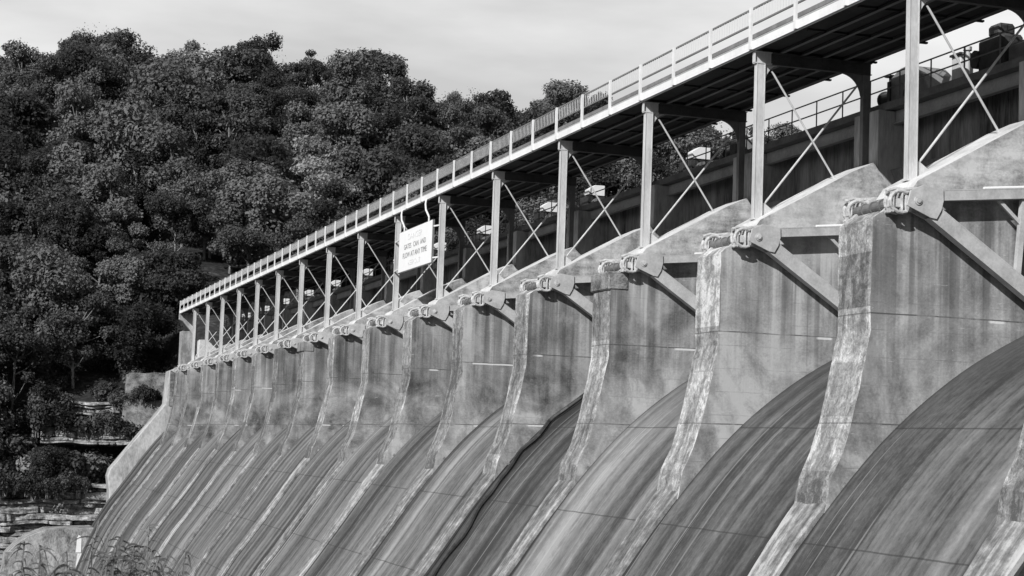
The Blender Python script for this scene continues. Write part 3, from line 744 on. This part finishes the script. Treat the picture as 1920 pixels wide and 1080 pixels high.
c = MB(); c.path([(0, 0, 6.2), (.6, -2, 5.9), (1.1, -4.5, 6.3), (1.4, -7.5, 7.4)], .02, n=5); part(c, 'wire', m_rail, t)

# ------------------------------------------------------------------ far abutment
t = thing('abutment', 'pale concrete training wall closing the far left end of the spillway', 'wall', (0, 161, -12))
pts = [(8.6, -25), (8.6, -.3), (1.2, -.3), (-.4, -.6), (-1.3, -1.0), (-1.55, -4.75), (-3.2, -6.9), (-7.25, -12.2), (-7.45, -13.0), (-7.2, -14.6), (-7.2, -25)]
c = MB(); c.prism(pts, 159.05, 162.6); tp(c, 'training_wall', [m_abut], t, bevel=.06)
c = MB(); c.box(-1.2, -.75, 158.93, 159.04, -4.9, -.95); tp(c, 'mineral_streak', [m_nose], t)
c = MB(); c.box(.1, 1.3, 161.1, 163, -.4, 3.7); tp(c, 'end_pillar', [m_abut], t, bevel=.04)
pr_ = [(2.0, -.3), (2.0, 2.75)]+[(4.7+2.4*math.sin(math.radians(a)), .55+2.3*math.cos(math.radians(a))) for a in range(0, 91, 10)]+[(7.1, -.3)]
c = MB(); c.prism(pr_, 160.2, 163.0); tp(c, 'rounded_parapet', [m_ramp], t, bevel=.05)
c = MB(); c.prism([(-5.35, -7.5), (-5.2, -1.35), (-4.6, -1.1), (-3.2, -1.16), (-2.1, -1.0), (-.4, -1.02), (-.4, -7.5)], 166.6, 168.4); c.prism([(-5.6, -7.5), (-5.5, -4.1), (-4.0, -3.8), (-2.6, -4.3), (-.4, -4.1), (-.4, -7.5)], 165.9, 166.595)
tag(obj('retaining_wall', c.make('retaining_wall', m_wallc, bevel=.03)), 'low weathered concrete retaining wall on the bank beyond the dam', 'wall')
c = MB()
prb = [(-18.4, -24), (-18.1, -21.6), (-17.1, -20.5), (-15.8, -19.5), (-14.0, -18.8), (-11.5, -18.62), (-8.95, -18.5), (-8.85, -20.2), (-8.5, -21.4), (-7.7, -22.9), (-7.7, -24)]
c.prism(prb, 155.4, 161.5); c.box(-18.2, -8.5, 154.9, 155.4, -24, -21.2)
m_blockc = mat_grey('stained_block_concrete', .07, .48, .9, .8, .5, .12)
t = thing('concrete_block', 'stained concrete footing block below the rock ledges at lower left', 'concrete block', (-13, 156, -24))
tp(c, 'block', [m_blockc], t, bevel=.03)
c = MB(); c.prism([(-10.75, -21.15), (-10.70, -19.6), (-10.55, -19.3), (-10.35, -19.35), (-10.22, -19.7), (-10.2, -21.15)], 155.33, 155.39); c.prism([(-10.8, -23.8), (-10.6, -21.22), (-10.2, -21.22), (-9.9, -23.8)], 154.84, 154.89); tp(c, 'lime_stain', [m_fascia], t)

# ------------------------------------------------------------------ trees
def leaf_quads(cent, nrm, size, rg):
    n = len(cent)
    rnd = rg.normal(size=(n, 3)); nr = nrm+rnd*.55; nr /= np.linalg.norm(nr, axis=1, keepdims=True)
    a = np.cross(nr, rg.normal(size=(n, 3))); a /= np.linalg.norm(a, axis=1, keepdims=True); b = np.cross(nr, a)
    s1 = (size*rg.uniform(.6, 1.3, n))[:, None]; s2 = s1*rg.uniform(.45, .8, n)[:, None]
    v = np.stack([cent-a*s1, cent-b*s2, cent+a*s1, cent+b*s2], axis=1).reshape(-1, 3)
    return v
def quads_mesh(name, v, mat):
    nq = len(v)//4; me = bpy.data.meshes.new(name)
    me.vertices.add(len(v)); me.vertices.foreach_set('co', v.astype(np.float32).ravel())
    me.loops.add(nq*4); me.loops.foreach_set('vertex_index', np.arange(nq*4, dtype=np.int32))
    me.polygons.add(nq); me.polygons.foreach_set('loop_start', np.arange(0, nq*4, 4, dtype=np.int32))
    me.materials.append(mat); me.update(calc_edges=True); return me
def crown(seed, rad, height, base, clumps=26, per=260, leaf=.24, mat=None, squash=.8, airy=0.0):
    rg = np.random.default_rng(seed); V = []
    cz = base+(height-base)*.5; hz = (height-base)*.5
    cs = []
    ex, ey = rg.uniform(.75, 1.15, 2); lean = rg.uniform(-.22, .22, 2)
    for k in range(clumps):
        d = rg.normal(size=3); d /= np.linalg.norm(d); d[2] = d[2]*1.05+.08
        rr = rg.uniform(.50, .84) if k > 2 else rg.uniform(0, .4)
        c = np.array([d[0]*rad*rr*ex+lean[0]*d[2]*rad, d[1]*rad*rr*ey+lean[1]*d[2]*rad, cz+d[2]*hz*rr*1.08]); r = rad*rg.choice([.22, .3, .38, .46])*rg.uniform(.9, 1.1)*(1-airy*.3)
        cs.append((c, r))
    for c, r in cs:
        n = int(per*(r/(rad*.32))**2)
        d = rg.normal(size=(n, 3)); d /= np.linalg.norm(d, axis=1, keepdims=True)
        q = r*(1-.5*rg.random((n, 1))**1.6); lump = 1+.22*np.sin(d[:, :1]*7+c[0]*3)*np.cos(d[:, 1:2]*6+c[1])
        p = c+d*q*lump*np.array([rg.uniform(.8, 1.35), rg.uniform(.8, 1.35), squash*rg.uniform(.7, 1.1)])
        V.append(leaf_quads(p, d*.8+np.array([0, 0, .45]), leaf, rg))
    # stray twigs beyond the clumps
    n = int(per*.3); d = rg.normal(size=(n, 3)); d /= np.linalg.norm(d, axis=1, keepdims=True)
    p = np.array([0, 0, cz])+d*np.array([rad, rad, hz])*rg.uniform(.6, .95, (n, 1))
    V.append(leaf_quads(p, d, leaf, rg))
    return quads_mesh('crown', np.concatenate(V), mat), cs
def trunk_mesh(seed, height, base, cs, r0=.26):
    rd = random.Random(seed); mb = MB(); bend = [rd.uniform(-.5, .5) for _ in range(2)]
    top = height*.72
    pts = [(bend[0]*math.sin(k/5*2), bend[1]*math.sin(k/5*1.7), -1.2+(top+1.2)*k/6) for k in range(7)]
    mb.path(pts, [r0*(1-.12*k) for k in range(7)], n=7)
    for c, r in cs[:14]:
        z0 = max(base*.75, c[2]-rd.uniform(1.0, 3.0)); k = min(6, max(0, (z0+1.2)/(top+1.2)*6)); i = int(k)
        p = Vector(pts[i]); mb.path([p, (p+Vector(c))*.5+Vector((0, 0, -.3)), tuple(c)], [r0*.4, r0*.25, r0*.1], n=5)
    return mb.make('trunk', m_bark)
protos = []
specs = [(5.6, 15, 1.8, 17, 520, .25, 0, .75, 0), (5.0, 14.5, 1.6, 14, 620, .20, 0, .8, 0), (6.4, 16.5, 2.2, 20, 400, .29, 0, .7, 0), (4.6, 16, 2.0, 15, 420, .23, 2, .85, 0),
         (4.6, 13, 2.0, 16, 280, .24, 1, .75, .5), (5.4, 15.5, 1.6, 17, 600, .20, 2, .75, 0), (3.8, 12.5, 2.0, 13, 240, .23, 1, .9, .6),
         (6.0, 14, 1.8, 16, 380, .31, 0, .75, .2), (4.2, 17.5, 1.8, 17, 420, .24, 0, .9, .1), (5.2, 14.5, 1.6, 15, 480, .22, 2, .8, .2)]
for i, (rad, h, base, cl_, per, lf, mi_, sq, air) in enumerate(specs):
    me, cs = crown(100+i, rad, h, base, cl_, per, lf, m_leafs[mi_], sq, air)
    protos.append((me, trunk_mesh(i, h, base, cs), h, mi_, rad))
def tree(i, x, y, z_, s, rz, label, group, sz=1.0, cat='tree', name='broadleaf_tree'):
    me, tr, h, _, _ = protos[i]
    t = thing(name, label, cat, (x, y, z_), group); t.rotation_euler = (0, 0, rz); t.scale = (s, s, s*sz)
    obj('crown', me, t); obj('trunk', tr, t); return t
cands = []
y = 167.0
while y < 324:
    sp = 6.8 if y < 200 else (8.6 if y < 240 else 10.2)
    for xx in np.arange(-46, 168, sp*1.02):
        x = xx+random.uniform(-.36, .36)*sp; yy = y+random.uniform(-.34, .34)*sp
        z_ = ground(x, yy)
        u, v = px((x, yy, z_+8))
        if u < -90 or u > 1600: continue
        if 170 < u < 380 and v > 610: continue             # bare gully beside the end of the bridge
        if x > -13 and yy < 173: continue
        if u > 1530 and v < 420: continue
        if x > -2 and yy < 182: continue
        if u > 1040 and yy < 230: continue
        cands.append((x, yy, z_, u, v))
    y += sp*.86
for k in range(22):
    x = random.uniform(-40, -17.5); yy = random.uniform(165.5, 176)
    cands.append((x, yy, ground(x, yy)-.3)+px((x, yy, ground(x, yy)+8)))
random.shuffle(cands); back = [c for c in cands if 215 < c[1] <= 278]; front = [c for c in cands if c[1] <= 215 or c[1] > 278]
cands = front+back[:max(0, 292-len(front))]
for (x, y, z_, u, v) in cands:
    i = random.choices(range(10), [5, 5, 5, 3, .25, 4, .2, 5, 4, 3])[0]
    s = random.uniform(.80, 1.14) if y > 200 else random.uniform(.6, .95)
    if y > 285:
        s = random.uniform(.76, .93)
        if i in (4, 6, 8): i = 1
    if 520 < u < 620 and 320 < v < 400: i = 4
    pale = protos[i][3] == 1
    zone = 'skyline' if y > 285 else ('upper slope' if y > 240 else ('lower slope' if y > 195 else 'foot of the hill'))
    side = 'left of the bridge end' if u < 340 else ('above the bridge rail' if u < 1040 else 'seen through the bents at right')
    lb = '%s leafy tree on the %s, %s' % ('pale' if pale else ('dark' if protos[i][3] == 2 else 'mid grey'), zone, side)
    tree(i, x, y, z_, s, random.uniform(0, 6.28), lb, lb+' trees', random.uniform(.88, 1.12))

# shrubs on the bank (small leafy mounds) and hanging growth over the ledges
sh = []
for i in range(3):
    rg = np.random.default_rng(50+i); V = []
    for k in range(9):
        c = np.array([rg.uniform(-1.3, 1.3), rg.uniform(-.8, .8), rg.uniform(.3, 1.5)]); r = rg.uniform(.45, .85); n = 120
        d = rg.normal(size=(n, 3)); d /= np.linalg.norm(d, axis=1, keepdims=True)
        V.append(leaf_quads(c+d*r*rg.uniform(.5, 1.1, (n, 1)), d+np.array([0, 0, .4]), .15, rg))
    st = MB()
    for k in range(6): st.path([(random.uniform(-.3, .3), random.uniform(-.2, .2), -.8), (random.uniform(-.8, .8), random.uniform(-.5, .5), .5), (random.uniform(-1.3, 1.3), random.uniform(-.8, .8), 1.6)], [.05, .035, .015], n=5)
    sh.append((quads_mesh('foliage', np.concatenate(V), m_leafs[(2, 0, 1)[i]]), st.make('stem', m_bark)))
def shrub(i, x, y, z_, s, label, group):
    t = thing('shrub', label, 'shrub', (x, y, z_), group); t.rotation_euler = (0, 0, random.uniform(0, 6.28)); t.scale = (s, s, s)
    obj('foliage', sh[i][0], t); obj('stem', sh[i][1], t)
for k in range(66):
    x = random.uniform(-32, -3.2); y = random.uniform(164.8, 167.0 if x > -15 else 168.3)
    if x > -8 and y < 166: continue
    if x > -12 and random.random() < .7: continue
    u, v = px((x, y, ground(x, y)+1))
    shrub(random.choices((0, 1, 2), (5, 3, .6))[0], x, y, ground(x, y)-.1, random.uniform(.9, 1.9), 'dark bush on the bank above the rock ledges', 'bushes on the bank above the ledges')
for (x, y, z_, s_) in ((-3.6, 165.6, -4.1, .75), (-2.3, 165.7, -4.3, .9), (-4.9, 165.8, -4.4, .6), (-6.3, 167.0, -5.0, .9), (-13.6, 167.6, -6.6, 1.3), (-14.4, 168.4, -5.2, 1.3), (-15.0, 167.4, -7.8, 1.5), (-11.8, 166.6, -7.9, 1.2), (-9.0, 166.4, -8.2, 1.3), (-6.6, 166.2, -8.0, 1.1), (-4.4, 165.9, -8.6, 1.1), (-12.5, 168.2, -5.2, 1.0), (-14.8, 168.0, -5.6, 1.2)):
    shrub(0, x, y, z_, s_, 'small bush in front of the old retaining wall and rock bench', 'bushes by the retaining wall')
for k in range(64):
    x = random.uniform(-16, 3.5); y = random.uniform(170, 200)
    u, v = px((x, y, ground(x, y)+1))
    shrub(random.choices((0, 1), (5, 1))[0], x, y, ground(x, y)-.2, random.uniform(.6, 1.3), 'low bush in the bare gully left of the bridge end', 'bushes in the gully')
for k in range(16):
    x = -20+random.uniform(0, 12.5)
    shrub(random.choice((0, 1)), x, 162.0, -14.6+random.uniform(-.8, .6), random.uniform(.6, 1.1), 'scrub hanging over the edge of the rock ledges', 'scrub on the ledge edge')
tr_me = MB()

# weeds close to the camera at the lower left
def blade(mb, base, dirv, L, w_, droop):
    n = 7; p = Vector(base); d = Vector(dirv).normalized(); side = d.cross(Vector((0.2, .9, .1))).normalized(); vs = []
    for k in range(n+1):
        t_ = k/n; ww = w_*math.sin(math.pi*(.08+.92*t_)**.8)
        c_ = p+d*(L*t_)+Vector((0, 0, -droop*L*t_*t_))
        vs += [c_-side*ww/2, c_+Vector((0, 0, -ww*.18)), c_+side*ww/2]
    mb.add(vs, [(k*3+a, k*3+a+1, k*3+a+4, k*3+a+3) for k in range(n) for a in (0, 1)])
def weed(seed, x, y, z_, h, label, group):
    rd = random.Random(seed); t = thing('weed_plant', label, 'plant', (x, y, z_), group)
    st = MB(); lv = MB(); 
    for q in range(rd.randint(2, 4)):
        ax = rd.uniform(-.22, .22); ay = rd.uniform(-.15, .15); hh = h*rd.uniform(.7, 1.05)
        pts = [(ax*k/5+.05*math.sin(k+seed)*k/5, ay*k/5, hh*k/5) for k in range(6)]
        st.path(pts, [.008-.001*k for k in range(6)], n=5)
        for k in range(int(hh/.035)):
            f = rd.uniform(.35, 1); i = min(4, int(f*5)); a, b = Vector(pts[i]), Vector(pts[i+1]); p = a+(b-a)*(f*5-i if i < 5 else 1)
            an = rd.uniform(0, 6.28); blade(lv, p, (math.cos(an), math.sin(an), rd.uniform(.1, .9)), rd.uniform(.09, .22), rd.uniform(.009, .016), rd.uniform(.7, 1.7))
    part(st, 'stem', m_bark, t); part(lv, 'leaves', m_weed, t)
def unp_at(u, v, dist):
    return CAM+(RIGHT*((u-960)/3350)+UP*((540-v)/3350)+FWD)*dist
for k in range(46):
    u = random.choice([random.uniform(130, 350), random.uniform(150, 330), random.uniform(0, 350)]); dist = random.uniform(9.5, 13)
    vt = {0: 1000}.get(0, 0)+random.uniform(-5, 60) if u > 130 else random.uniform(1035, 1075)
    p = unp_at(u, vt, dist); gz = ground(p.x, p.y)
    weed(k, p.x, p.y, gz, p.z-gz, 'leafy weed with narrow arching leaves close to the camera at lower left', 'weeds in the lower left foreground')
